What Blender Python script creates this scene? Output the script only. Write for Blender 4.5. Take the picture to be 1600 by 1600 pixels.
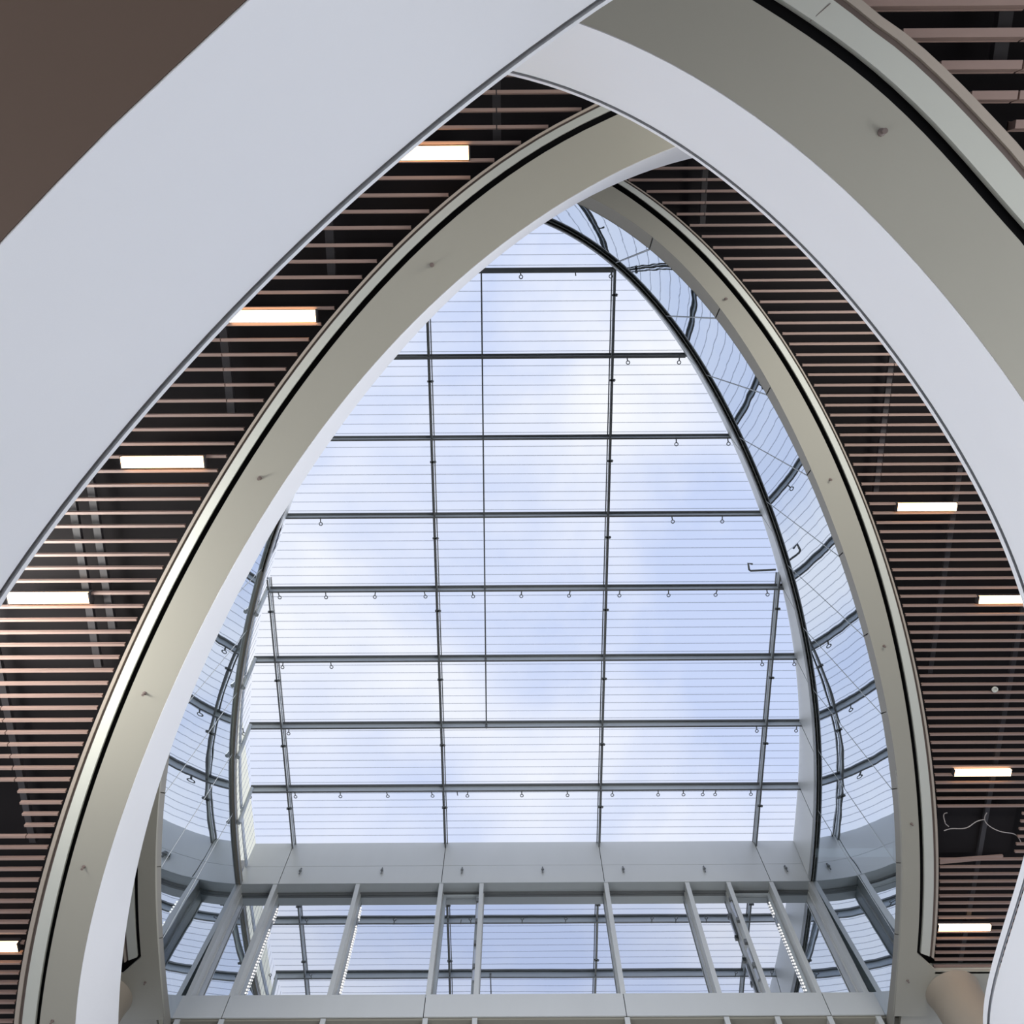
import bpy, math, random
import numpy as np
from mathutils import Matrix, Vector
random.seed(7)
sc = bpy.context.scene
for o in list(bpy.data.objects): bpy.data.objects.remove(o)
C = sc.collection

# ------------------------------------------------------------------ camera
F = 1259.68                      # focal length in pixels of a 1600 px frame
EYE = 1.6
# camera axes (right, image-down, forward) as columns, in world X right, Y ahead, Z up
MC = np.array([[9.99980255e-01, -6.01781138e-03, -1.81011878e-03],
               [6.28311612e-03, 9.62673266e-01, 2.70593247e-01],
               [1.14173834e-04, -2.70599277e-01, 9.62692068e-01]])
cam_d = bpy.data.cameras.new('camera'); cam = bpy.data.objects.new('camera', cam_d); C.objects.link(cam)
cam_d.sensor_fit = 'HORIZONTAL'; cam_d.sensor_width = 36; cam_d.lens = 36 * F / 1600
cam_d.clip_start = 0.05; cam_d.clip_end = 500
R3 = Matrix([[MC[i][0], -MC[i][1], -MC[i][2]] for i in range(3)])
cam.matrix_world = Matrix.Translation((0, 0, EYE)) @ R3.to_4x4()
sc.camera = cam
sc.view_settings.view_transform = 'Standard'; sc.view_settings.look = 'None'
sc.view_settings.gamma = 1; sc.view_settings.use_curve_mapping = False
sc.view_settings.exposure = 0.0
sc.cycles.max_bounces = 10; sc.cycles.transparent_max_bounces = 24; sc.cycles.diffuse_bounces = 5
sc.cycles.caustics_reflective = False; sc.cycles.caustics_refractive = False

# ------------------------------------------------------------------ sky: bright thin overcast, procedural clouds
w = bpy.data.worlds.new('sky'); sc.world = w; w.use_nodes = True
nt = w.node_tree; nt.nodes.clear(); N = nt.nodes.new; L = nt.links.new
out = N('ShaderNodeOutputWorld'); bg = N('ShaderNodeBackground'); tc = N('ShaderNodeTexCoord')
mp = N('ShaderNodeMapping'); mp.inputs['Location'].default_value = (0.15, 0.17, 0.2)
n1 = N('ShaderNodeTexNoise'); n1.inputs['Scale'].default_value = 2.6; n1.inputs['Detail'].default_value = 7; n1.inputs['Roughness'].default_value = .5
n1.inputs['Distortion'].default_value = .25
cr = N('ShaderNodeValToRGB'); cr.color_ramp.elements[0].position = .42; cr.color_ramp.elements[1].position = .70
cr.color_ramp.elements[0].color = (.58, .67, .90, 1); cr.color_ramp.elements[1].color = (1.0, 1.0, 1.0, 1)
L(tc.outputs['Generated'], mp.inputs['Vector']); L(mp.outputs[0], n1.inputs['Vector']); L(n1.outputs['Fac'], cr.inputs[0])
L(cr.outputs[0], bg.inputs['Color']); bg.inputs['Strength'].default_value = 1.06
L(bg.outputs[0], out.inputs[0])

sun_d = bpy.data.lights.new('sun', 'SUN'); sun_d.energy = 1.3; sun_d.angle = math.radians(25); sun_d.color = (1, .97, .92)
sun = bpy.data.objects.new('sun', sun_d); C.objects.link(sun); sun.rotation_euler = Vector((-.55, -.25, -.8)).to_track_quat('-Z', 'Y').to_euler()

def area(name, loc, target, sx, sy, power, col=(1, 1, 1)):
    d = bpy.data.lights.new(name, 'AREA'); d.shape = 'RECTANGLE'; d.size = sx; d.size_y = sy; d.energy = power; d.color = col
    o = bpy.data.objects.new(name, d); C.objects.link(o); o.location = loc
    o.rotation_euler = (Vector(target) - Vector(loc)).to_track_quat('-Z', 'Y').to_euler(); return o
# added fill lights near the ground, brightening white faces and soffits from below
area('low_fill_left', (-5.5, 3, .4), (2.5, 2, 9), 5, 9, 1350, (.93, .96, 1))
area('low_fill_right', (6.5, 3, .4), (-2.5, 2, 9), 5, 9, 680, (.93, .96, 1))

# added unseen fill lights, lifting the top ring, fascia and end wall
area('upper_fill_left', (-7.2, 3, 10.4), (5, 5, 14.5), 1.2, 7, 620, (1, .98, .93))
area('upper_fill_right', (6.6, -2, 8.2), (-2, 10, 15), 5, 1.2, 620, (1, .98, .93))

# ------------------------------------------------------------------ geometry helpers
def plan(pts, h):
    """points of the survey drawing -> plan coordinates at height h above eye level"""
    p = np.array(pts, float).reshape(-1, 2); d = np.c_[p - 800, np.full(len(p), F)] @ MC.T
    return d[:, :2] / d[:, 2:] * h
def smooth(P, n=70, deg=5, e0=0., e1=0.):
    """polynomial fit of a plan polyline, resampled, ends prolonged by e0 / e1 metres with the end curvature"""
    P = np.asarray(P); s = np.r_[0, np.cumsum(np.hypot(*np.diff(P, axis=0).T))]; Ltot = s[-1]; t = s / Ltot
    deg = min(deg, len(P) - 1)
    cx, cy = np.polyfit(t, P[:, 0], deg), np.polyfit(t, P[:, 1], deg)
    u = np.linspace(0, 1, n); Q = np.c_[np.polyval(cx, u), np.polyval(cy, u)]
    def ext(Q, e):
        if e <= 0: return Q
        m = 6
        a = Q[m] - Q[0]; b = Q[2 * m] - Q[m]
        k = (math.atan2(a[1], a[0]) - math.atan2(b[1], b[0])); k = (k + math.pi) % (2 * math.pi) - math.pi
        step = np.hypot(*a); k = max(-.12 * step, min(.12 * step, k)) / step      # radians per metre going outwards
        ang = math.atan2(-(Q[1] - Q[0])[1], -(Q[1] - Q[0])[0])
        ns = max(2, int(e / .3)); ds = e / ns; add = []; p = Q[0].copy()
        for i in range(ns):
            ang += k * ds; p = p + ds * np.array([math.cos(ang), math.sin(ang)]); add.append(p)
        return np.vstack([add[::-1], Q])
    Q = ext(Q, e0); Q = ext(Q[::-1], e1)[::-1]
    return Q
def resample(Q, n):
    s = np.r_[0, np.cumsum(np.hypot(*np.diff(Q, axis=0).T))]; u = np.linspace(0, s[-1], n)
    return np.c_[np.interp(u, s, Q[:, 0]), np.interp(u, s, Q[:, 1])]
def normals(Q):
    t = np.gradient(Q, axis=0); t /= np.hypot(*t.T)[:, None]; return np.c_[-t[:, 1], t[:, 0]]
def offset(Q, d, side):
    return Q + normals(Q) * d * side
def follow(A, T):
    """curve running along A at the measured distance of the traced curve T; the last distance is kept beyond T's ends"""
    D = resample(T, 900); n = normals(A); r = np.full(len(A), np.nan)
    for i, p in enumerate(A):
        k = np.hypot(*(D - p).T).argmin()
        if 2 < k < 897: r[i] = (D[k] - p) @ n[i]
    ok = np.where(~np.isnan(r))[0]
    return A + n * np.interp(np.arange(len(A)), ok, r[ok])[:, None]
def mirror(Q): return np.c_[2 * XC - Q[:, 0], Q[:, 1]]
XC = .2275

class MB:
    def __init__(s): s.v = []; s.f = []
    def quad(s, *p):
        n = len(s.v); s.v += [tuple(map(float, q)) for q in p]; s.f.append(tuple(range(n, n + len(p))))
    def box(s, x0, x1, y0, y1, z0, z1):
        n = len(s.v); s.v += [(x, y, z) for z in (z0, z1) for y in (y0, y1) for x in (x0, x1)]
        s.f += [tuple(n + i for i in f) for f in ((0, 2, 3, 1), (4, 5, 7, 6), (0, 1, 5, 4), (1, 3, 7, 5), (3, 2, 6, 7), (2, 0, 4, 6))]
    def obox(s, p, q, w, z0, z1):
        """box along plan segment p-q of width w"""
        p = np.array(p, float); q = np.array(q, float); t = q - p; t /= np.hypot(*t); nn = np.array([-t[1], t[0]]) * w / 2
        c = [p - nn, q - nn, q + nn, p + nn]; n = len(s.v)
        s.v += [(a[0], a[1], z) for z in (z0, z1) for a in c]
        s.f += [tuple(n + i for i in f) for f in ((3, 2, 1, 0), (4, 5, 6, 7), (0, 1, 5, 4), (1, 2, 6, 5), (2, 3, 7, 6), (3, 0, 4, 7))]
    def loft(s, curves, closed=True):
        """curves: list of (Q, z) section corners, all of the same length; sweeps the closed section along"""
        m = len(curves); k = len(curves[0][0]); n = len(s.v)
        for i in range(k):
            for Q, z in curves: s.v.append((float(Q[i][0]), float(Q[i][1]), float(z)))
        for i in range(k - 1):
            for j in range(m if closed else m - 1):
                j2 = (j + 1) % m
                s.f.append((n + i * m + j, n + i * m + j2, n + (i + 1) * m + j2, n + (i + 1) * m + j))
        if closed and m > 2:
            s.f.append(tuple(n + j for j in range(m))[::-1]); s.f.append(tuple(n + (k - 1) * m + j for j in range(m)))
    def tube(s, path, r, seg=8):
        path = [Vector(p) for p in path]; n0 = len(s.v); k = len(path)
        for i, p in enumerate(path):
            t = (path[min(i + 1, k - 1)] - path[max(i - 1, 0)]).normalized()
            a = t.orthogonal().normalized() if i == 0 else (pa - pa.dot(t) * t).normalized(); pa = a; b = t.cross(a)
            for j in range(seg):
                an = 2 * math.pi * j / seg; s.v.append(tuple(p + r * (math.cos(an) * a + math.sin(an) * b)))
        for i in range(k - 1):
            for j in range(seg):
                j2 = (j + 1) % seg; s.f.append((n0 + i * seg + j, n0 + i * seg + j2, n0 + (i + 1) * seg + j2, n0 + (i + 1) * seg + j))
        s.f.append(tuple(n0 + j for j in range(seg))[::-1]); s.f.append(tuple(n0 + (k - 1) * seg + j for j in range(seg)))
    def lathe(s, prof, seg=12, c=(0, 0, 0)):
        n0 = len(s.v)
        for r, z in prof:
            for j in range(seg):
                a = 2 * math.pi * j / seg; s.v.append((c[0] + r * math.cos(a), c[1] + r * math.sin(a), c[2] + z))
        for i in range(len(prof) - 1):
            for j in range(seg):
                j2 = (j + 1) % seg; s.f.append((n0 + i * seg + j, n0 + i * seg + j2, n0 + (i + 1) * seg + j2, n0 + (i + 1) * seg + j))
        s.f.append(tuple(n0 + j for j in range(seg))[::-1]); s.f.append(tuple(n0 + (len(prof) - 1) * seg + j for j in range(seg)))
    def build(s, name, mat, parent=None, smooth_=False, origin=None):
        me = bpy.data.meshes.new(name)
        v = s.v
        if origin is not None: v = [(a - origin[0], b - origin[1], c - origin[2]) for a, b, c in v]
        me.from_pydata(v, [], s.f); me.materials.append(mat); me.update()
        if smooth_:
            me.polygons.foreach_set('use_smooth', [True] * len(me.polygons))
            try: me.set_sharp_from_angle(angle=math.radians(35))
            except Exception: pass
        o = bpy.data.objects.new(name, me); C.objects.link(o)
        if origin is not None: o.location = origin
        if parent is not None:
            o.parent = parent
            if origin is not None: o.location = Vector(origin) - parent.location
            else: o.location = -parent.location
        return o
def tag(o, label=None, cat=None, group=None, kind=None):
    for k, v in (('label', label), ('category', cat), ('group', group), ('kind', kind)):
        if v: o[k] = v
    return o
def empty(name, loc=(0, 0, 0), **k):
    o = bpy.data.objects.new(name, None); C.objects.link(o); o.location = loc; o.empty_display_size = .2
    return tag(o, **k)
def Z(h): return h + EYE
def copy_obj(o, parent, loc):
    c = o.copy(); C.objects.link(c); c.parent = parent; c.location = loc; return c

# ------------------------------------------------------------------ materials
def mat(name, col, rough=.5, metal=0., var=.03, scale=3., bump=0., spec=.5, stretch=None):
    m = bpy.data.materials.new(name); m.use_nodes = True; t = m.node_tree; b = t.nodes['Principled BSDF']
    b.inputs['Roughness'].default_value = rough; b.inputs['Metallic'].default_value = metal; b.inputs['Specular IOR Level'].default_value = spec
    co = t.nodes.new('ShaderNodeTexCoord'); no = t.nodes.new('ShaderNodeTexNoise'); no.inputs['Scale'].default_value = scale; no.inputs['Detail'].default_value = 5
    if stretch:
        mp = t.nodes.new('ShaderNodeMapping'); mp.inputs['Scale'].default_value = stretch
        t.links.new(co.outputs['Object'], mp.inputs[0]); t.links.new(mp.outputs[0], no.inputs['Vector'])
    else: t.links.new(co.outputs['Object'], no.inputs['Vector'])
    mx = t.nodes.new('ShaderNodeMix'); mx.data_type = 'RGBA'
    mx.inputs[6].default_value = (*[c * (1 - var) for c in col], 1); mx.inputs[7].default_value = (*[min(1, c * (1 + var)) for c in col], 1)
    t.links.new(no.outputs['Fac'], mx.inputs[0]); t.links.new(mx.outputs[2], b.inputs['Base Color'])
    if bump:
        bp = t.nodes.new('ShaderNodeBump'); bp.inputs['Strength'].default_value = bump; bp.inputs['Distance'].default_value = .01
        t.links.new(no.outputs['Fac'], bp.inputs['Height']); t.links.new(bp.outputs[0], b.inputs['Normal'])
    return m
M = {}
M['white'] = mat('white_paint', (.86, .87, .90), .45, var=.015, scale=1.2, spec=.3)
M['soffit'] = mat('beige_soffit_paint', (.37, .355, .30), .6, var=.02, scale=1.5, spec=.25)
M['brown'] = mat('brown_soffit_paint', (.135, .095, .075), .7, var=.04, scale=1.5, spec=.2)
M['black'] = mat('black_gap', (.008, .008, .009), .8, spec=.1)
M['ring'] = mat('pale_ring_panel', (.55, .555, .49), .5, var=.02)
M['tan'] = mat('tan_edge_trim', (.42, .36, .30), .5, var=.04)
M['bronze'] = mat('bronze_edge_trim', (.17, .13, .115), .5, var=.06)
M['slat'] = mat('brown_slat', (.31, .215, .18), .5, var=.10, scale=2.5, stretch=(1, 8, 8))
M['deck'] = mat('dark_plenum', (.012, .010, .011), .8, var=.2, scale=1.5, spec=.2)
M['rail'] = mat('plenum_rail', (.035, .032, .035), .6, var=.1)
M['steel'] = mat('brushed_steel_panel', (.66, .67, .65), .42, .25, var=.04, scale=2, stretch=(1, 1, .3))
M['steel_dark'] = mat('dark_grey_steel', (.17, .18, .185), .45, .2, var=.05)
M['steel_mid'] = mat('mid_grey_steel', (.50, .54, .56), .42, .2, var=.05)
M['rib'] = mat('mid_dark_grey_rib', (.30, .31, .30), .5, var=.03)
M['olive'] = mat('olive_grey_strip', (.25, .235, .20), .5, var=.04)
M['cream'] = mat('pale_yellow_panel', (.82, .80, .62), .5, var=.04)
M['floor'] = mat('pale_stone_floor', (.62, .61, .58), .5, var=.06, scale=1.2)
M['conc'] = mat('grey_plaster', (.45, .44, .42), .7, var=.05)
M['chrome'] = mat('galvanised_steel', (.55, .57, .6), .3, .8, var=.05)
M['cable'] = mat('pale_cable_sheath', (.42, .38, .36), .5)
M['column'] = mat('taupe_column_paint', (.30, .26, .21), .6, var=.03)

def glass(name, refl, tint, wob, scale, through=(.30, .36, .35), smin=.0):
    m = bpy.data.materials.new(name); m.use_nodes = True; t = m.node_tree; t.nodes.clear(); n = t.nodes.new; l = t.links.new
    o = n('ShaderNodeOutputMaterial'); mx = n('ShaderNodeMixShader'); g = n('ShaderNodeBsdfGlossy'); tr = n('ShaderNodeBsdfTransparent')
    g.inputs['Roughness'].default_value = 0.0; g.inputs['Color'].default_value = (*tint, 1); tr.inputs['Color'].default_value = (*through, 1)
    mx.inputs[0].default_value = refl
    co = n('ShaderNodeTexCoord'); no = n('ShaderNodeTexNoise'); no.inputs['Scale'].default_value = scale; no.inputs['Detail'].default_value = 1.5
    bp = n('ShaderNodeBump'); bp.inputs['Strength'].default_value = 1; bp.inputs['Distance'].default_value = wob
    l(co.outputs['Object'], no.inputs['Vector']); l(no.outputs['Fac'], bp.inputs['Height']); l(bp.outputs[0], g.inputs['Normal'])
    l(tr.outputs[0], mx.inputs[1]); l(g.outputs[0], mx.inputs[2]); l(mx.outputs[0], o.inputs[0]); return m
M['glass_curved'] = glass('coated_curved_glass', .84, (.86, .92, .99), .008, .55)
M['glass_end'] = glass('coated_end_glass', .84, (.90, .92, .96), .002, .5)
M['glass_roof'] = glass('clear_roof_glass', 0, (1, 1, 1), 0, 1, through=(.96, .97, 1))


frit = bpy.data.materials.new('pale_frit_line'); frit.use_nodes = True; _t = frit.node_tree
_mx = _t.nodes.new('ShaderNodeMixShader'); _tr = _t.nodes.new('ShaderNodeBsdfTransparent'); _mx.inputs[0].default_value = .30
_t.nodes['Principled BSDF'].inputs['Base Color'].default_value = (.5, .55, .66, 1)
_t.links.new(_tr.outputs[0], _mx.inputs[1]); _t.links.new(_t.nodes['Principled BSDF'].outputs[0], _mx.inputs[2]); _t.links.new(_mx.outputs[0], _t.nodes['Material Output'].inputs[0])

def emit(name, col, s):
    m = bpy.data.materials.new(name); m.use_nodes = True; t = m.node_tree; t.nodes.clear()
    o = t.nodes.new('ShaderNodeOutputMaterial'); e = t.nodes.new('ShaderNodeEmission'); e.inputs[0].default_value = (*col, 1); e.inputs[1].default_value = s
    t.links.new(e.outputs[0], o.inputs[0]); return m
M['lamp'] = emit('warm_lamp_diffuser', (1, .62, .33), 8)
M['led'] = emit('led_bulb', (1, .98, .95), 1.3)

# ------------------------------------------------------------------ levels (heights above the eye)
H = 17.30                      # skylight glass
HF = 15.87                     # underside of the fascia below the skylight
HG = H * .7057                 # foot of the top glazing
HR1 = HG / 1.025               # soffit of the upper right gallery
HS_R, HS_L, HS_T = 12.0, 8.35, 4.97      # undersides of the three slatted ceilings
YW = 13.50                     # face of the end wall
YG = 13.81                     # glass of the end wall

# survey curves (1600 px frame of the photograph): traced edges of the floor rings
CV={}
CV['L2_out']=[(388,0),(278,105),(175.5,201),(67.5,312),(0,383)]
CV['L2_in']=[(945,0),(894.5,35),(790,113),(635,233),(540,317),(432,422),(359,498),(310,540+4),(243,621),(169,709),(67.5,840),(30,895),(0,938)]
CV['R2_in']=[(790,110),(901,152),(935,165),(1070,233),(1110.6,260),(1188,324),(1252,385),(1313,450.6),(1380,535),(1438,628),(1509,742.6),(1559.5,834),(1600,928)]
CV['R2_wb']=[(894.5,35),(1070,117),(1185,186),(1289.5,260),(1384,351),(1465,449),(1536,540),(1600,633)]
CV['R2_gi']=[(1175,0),(1249,47),(1337,111),(1424.5,189),(1509,280),(1600,381)]
CV['R2_go']=[(1198,0),(1266,34),(1350,98),(1441,182),(1532.5,283.5),(1600,358)]
CV['R2_ro']=[(1313,0),(1394,57),(1465,121.5),(1532.5,189),(1600,260)]
CV['R2_so']=[(1343.5,0),(1397.5,37),(1482,111),(1600,233)]
CV['L1_so']=[(931.6,165),(854,199),(766,256.5),(665,341),(580.6,425),(530,479),(489.5,530),(418.5,628),(347.6,729),(293.6,823.6),(233,931.6),(202.5,1002.5),(174,1070),(142,1144),(111,1225),(81,1313),(54,1414),(32,1516),(22,1600)]
CV['L1_gi']=[(965,179),(884,219),(766,297),(682,364.5),(597.5,449),(530,523),(466,614),(385,732.5),(324,830),(280,911),(236,1002.5),(209,1070),(175.5,1151),(145,1229),(116,1323),(91,1424.5),(74,1516),(61,1600)]
CV['L1_wb']=[(1070,226),(1002.5,250),(918,293.6),(834,344),(732.5,425),(665,489),(611,540),(540,624.5),(472.5,712),(405,803),(344,925),(314,989),(275,1070),(243,1127.5),(216,1205),(189,1279),(165,1357),(145,1431),(128,1516),(118,1600)]
CV['L1_in']=[(1080,245.6),(1029.5,261),(969,288),(904,318),(849,351.6),(780,396.6),(746,428.6),(675,493),(631,540),(540,655),(472.5,759.5),(422,840.5),(371,928),(337.5,999),(307,1070),(270,1158),(236,1256),(216,1357),(199,1441),(189,1532.5),(184,1600)]
CV['R1_sky']=[(855,352.5),(911,382.5),(954,410.6),(986,446),(1024,493),(1067,540),(1114,631),(1148,705.5),(1188,800),(1208.5,864),(1225,925),(1239,1013),(1245,1070),(1249,1161),(1247,1229),(1239,1313)]
CV['R1_ribo']=[(864,343),(911,367.5),(958,399),(1014,450),(1048,497),(1074,534),(1114,594),(1151,665),(1202,780),(1242,901),(1259,979),(1273,1070),(1281,1144),(1284.5,1229),(1281,1296),(1274,1374)]
CV['R1_glass']=[(904,319),(949,345),(986,367.5),(1024,396),(1052,420),(1080,450),(1141,530),(1185,597.5),(1222,665),(1249,716),(1276,773),(1303,844),(1330,921.5),(1347,986),(1362,1070),(1381,1127.5),(1391,1195),(1397.5,1273),(1401,1350),(1397.5,1431),(1396,1482),(1392,1532.5),(1386,1586.5)]
CV['R1_strip']=[(924,311),(967.5,334),(1024,370),(1080,424),(1154.5,530),(1202,597.5),(1235.5,665),(1262.5,722),(1296,800),(1323,878),(1347,942),(1364,1009),(1377,1070),(1392,1144),(1401,1212),(1409,1296),(1411,1364),(1408,1441),(1404,1499),(1397.5,1586.5)]
CV['R1_gi']=[(956,292.5),(986,309),(1042.5,351),(1080,388),(1127.5,439),(1195,530),(1242,597.5),(1279,665),(1310,732.5),(1340,810),(1364,881),(1381,945),(1397.5,1013),(1409,1070),(1424.5,1154.5),(1433,1246),(1438,1330),(1436,1397.5),(1433,1490)]
CV['R1_so']=[(979,284),(1024,309),(1080,356),(1127.5,401.6),(1178,466),(1220,532),(1262.5,591),(1296,655),(1323,709),(1347,766),(1374,840.5),(1391,884),(1404,928),(1418,989),(1434.6,1065),(1446,1127.5),(1458,1195),(1463,1279),(1467,1364),(1463,1465),(1456.6,1515.6)]


# ------------------------------------------------------------------ the setting: floor, roof
fl = MB(); fl.box(-16, 16, -14, 16, -.2, 0); tag(fl.build('floor', M['floor']), 'pale stone floor of the hall, below the view', 'floor', kind='structure')

# plan curves of the top storey (right side, apex to corner)
def right_curve(name, h, e0=3.0, e1=0., deg=5):
    return smooth(plan(CV[name], h), 80, deg, e0, e1)
def cut_at_axis(Q):
    i = np.where(Q[:, 0] >= XC)[0][0]
    if i > 0:
        a, b = Q[i - 1], Q[i]; t = (XC - a[0]) / (b[0] - a[0]); return np.vstack([a + t * (b - a), Q[i:]])
    return np.vstack([[XC, Q[0][1] + (Q[0][0] - XC) * -.6], Q])
def cut_at_y(Q, y):
    k = np.where(Q[:, 1] > y)[0]
    if len(k) == 0:
        t = (Q[-1] - Q[-4]); t /= t[1]; return np.vstack([Q, Q[-1] + t * (y - Q[-1][1])])
    i = k[0]; a, b = Q[i - 1], Q[i]; t = (y - a[1]) / (b[1] - a[1]); return np.vstack([Q[:i], a + t * (b - a)])
SKY = cut_at_y(cut_at_axis(right_curve('R1_sky', H)), YW)
_rb = right_curve('R1_ribo', HF, e1=1); _sg = 1 if (offset(_rb, 1, 1)[40] - _rb[40])[0] < 0 else -1
RIBO = cut_at_y(cut_at_axis(offset(_rb, .06, _sg)), YG)
RIBI = cut_at_y(cut_at_axis(offset(_rb, .13, _sg)), YW)
GLB = cut_at_y(cut_at_axis(right_curve('R1_glass', HG, e1=1)), YG)
STR = cut_at_y(cut_at_axis(right_curve('R1_strip', HR1, e1=1)), YW + .02)
NS = 96
SKY, RIBO, RIBI, GLB, STR = [resample(q, NS) for q in (SKY, RIBO, RIBI, GLB, STR)]

def param_by_ticks(Q, pts):
    """fractions along Q nearest to plan points"""
    return sorted(set(round(float(np.hypot(*(Q - p).T).argmin()) / (len(Q) - 1), 4) for p in pts))
TICKS = [(1020, 387), (1121, 499), (1202, 621), (1265, 750), (1318, 876), (1357, 1002), (1383, 1125), (1397, 1246), (1404, 1362), (1401, 1474)]
tk = [0.] + param_by_ticks(resample(GLB, 800), plan(TICKS, HR1 + .1)) + [1.]
def sub(Q, a, b, n):
    s = np.linspace(a, b, n) * (len(Q) - 1); i = np.arange(len(Q)); return np.c_[np.interp(s, i, Q[:, 0]), np.interp(s, i, Q[:, 1])]

def out_off(Q, d):              # offset away from the void for the right hand side
    O = offset(Q, d, 1)
    return O if (O[len(O) // 2] - Q[len(Q) // 2])[0] > 0 else offset(Q, d, -1)

ROWS = plan([(810, y) for y in (422.5, 555, 683, 801.5, 915.5, 1027, 1131, 1227)], H)[:, 1]   # cross bars of the skylight
PITCH = float(np.mean(np.diff(ROWS))); ROWS = [ROWS[0] + PITCH * k for k in range(-1, 8)]

walls = {}
for side, name, lab in ((1, 'wall_right', 'curved glazed wall of the top storey, right of the skylight'), (-1, 'wall_left', 'curved glazed wall of the top storey, left of the skylight')):
    W = empty(name, (XC + side * 6, 6, Z(HF)), label=lab, cat='wall', kind='structure'); walls[side] = W
    mm = (lambda q: q) if side > 0 else mirror
    # fascia panels, one per cross bar bay
    yk = [SKY[0][1]] + [y for y in ROWS if y > SKY[0][1] + .3] + [YW]
    fr = [float(np.interp(y, SKY[:, 1], np.linspace(0, 1, NS))) for y in yk]
    for a, b in zip(fr[:-1], fr[1:]):
        n = 14; e = .0012
        t0, t1 = sub(SKY, a + e, b - e, n), sub(RIBI, a + e, b - e, n)
        m = MB(); m.loft([(mm(t0), Z(H)), (mm(t1), Z(HF)), (mm(out_off(t1, .03)), Z(HF)), (mm(out_off(t0, .03)), Z(H))])
        if side < 0 and b > .55:
            m = MB(); m.loft([(mm(t0), Z(H)), (mm(t1), Z(HF) + .02)], closed=False)
            m.build('clerestory_pane', M['glass_roof'], W)
            q0 = t0 * .42 + t1 * .58; zz = H * .42 + HF * .58
            f = MB(); f.loft([(mm(out_off(q0, -.04)), Z(zz + .07)), (mm(out_off(q0, -.04)), Z(zz - .07)), (mm(out_off(q0, .02)), Z(zz - .07)), (mm(out_off(q0, .02)), Z(zz + .07))])
            f.build('fascia_rail', M['steel_mid'], W)
            pa, pb = mm(t0[-1:])[0], mm(t1[-1:])[0]
            if b < .999:
                f = MB(); f.tube([(pa[0] + .05, pa[1], Z(H) - .1), (pb[0] + .05, pb[1], Z(HF) + .03)], .05, 6); f.build('fascia_post', M['steel_mid'], W)
            f = MB()
            for k in range(1, 8):
                c0, c1 = mm(sub(t0, k / 8, k / 8, 1))[0], mm(sub(t1, k / 8, k / 8, 1))[0]
                f.tube([(c0[0] - .01, c0[1], Z(H)), (c1[0] - .01, c1[1], Z(HF) + .03)], .008, 4)
            f.build('frit_lines', frit, W)
        else: m.build('fascia_panel', M['steel'], W)
    kb = NS if side > 0 else int(.55 * NS)
    m = MB(); m.loft([(mm(q), z) for q, z in ((out_off(SKY, .035)[:kb], Z(H)), (out_off(RIBI, .035)[:kb], Z(HF)), (out_off(RIBI, .06)[:kb], Z(HF)), (out_off(SKY, .06)[:kb], Z(H)))])
    m.build('backing', M['black'], W)
    m = MB(); m.loft([(mm(RIBI), Z(HF)), (mm(RIBO), Z(HF)), (mm(RIBO), Z(HF) + .12), (mm(RIBI), Z(HF) + .12)])
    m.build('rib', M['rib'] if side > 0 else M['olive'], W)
    m = MB(); q = out_off(RIBI, -.018); m.loft([(mm(q), Z(HF) + .03), (mm(q), Z(HF) - .01), (mm(RIBI), Z(HF) - .01), (mm(RIBI), Z(HF) + .03)])
    m.build('rib_edge', M['chrome'], W)
    for a, b in zip(tk[:-1], tk[1:]):
        if b - a < .004: continue
        e = .0009; n = 12
        t0, t1 = sub(RIBO, a + e, b - e, n), sub(GLB, a + e, b - e, n)
        m = MB(); m.loft([(mm(t0), Z(HF) + .05), (mm(t1), Z(HG))], closed=False)
        m.build('glass_pane', M['glass_curved'], W, smooth_=True)
    # joints between panes
    for a in tk[1:-1]:
        p0, p1 = sub(RIBO, a, a, 1)[0], sub(GLB, a, a, 1)[0]
        if side < 0: p0, p1 = mirror(np.array([p0, p1]))
        m = MB(); m.tube([(p0[0], p0[1], Z(HF) + .02), (p1[0], p1[1], Z(HG))], .008, 5); m.build('glazing_joint', M['steel_mid'], W)
    # olive grey strip between glass foot and soffit, split at the same joints
    for a, b in zip(tk[:-1], tk[1:]):
        if b - a < .004: continue
        e = .0006; n = 10
        t0, t1 = sub(GLB, a + e, b - e, n), sub(STR, a + e, b - e, n)
        m = MB(); m.loft([(mm(t0), Z(HG) + .01), (mm(t1), Z(HR1)), (mm(out_off(t1, .05)), Z(HR1) + .07), (mm(out_off(t0, .05)), Z(HG) + .03)])
        m.build('sill_strip', M['olive'], W)

# ------------------------------------------------------------------ skylight
loop = np.vstack([SKY, mirror(SKY)[::-1][:-1]])     # closed plan outline
loop = out_off(SKY, .02); loop = np.vstack([loop, mirror(loop)[::-1]])
def clip(poly, ax, val, keep_less):
    outp = []
    for i in range(len(poly)):
        a, b = poly[i], poly[(i + 1) % len(poly)]
        ia = (a[ax] <= val) == keep_less; ib = (b[ax] <= val) == keep_less
        if ia: outp.append(a)
        if ia != ib:
            t = (val - a[ax]) / (b[ax] - a[ax]); outp.append(a + t * (b - a))
    return outp
def xr(y):  # right boundary at y
    return float(np.interp(y, SKY[:, 1], SKY[:, 0]))
SL = empty('window_1', (XC, 6, Z(H)), label='pointed glass skylight with grey steel grid showing cloudy sky', cat='skylight', kind='structure')
COLS = plan([(460, 1315), (697, 1315), (935, 1315), (1178, 1315)], H)[:, 0]
COLS = [float(c) for c in COLS]
ybr = [-9] + ROWS + [YW + .02]; xbr = [-20] + COLS + [20]
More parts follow.
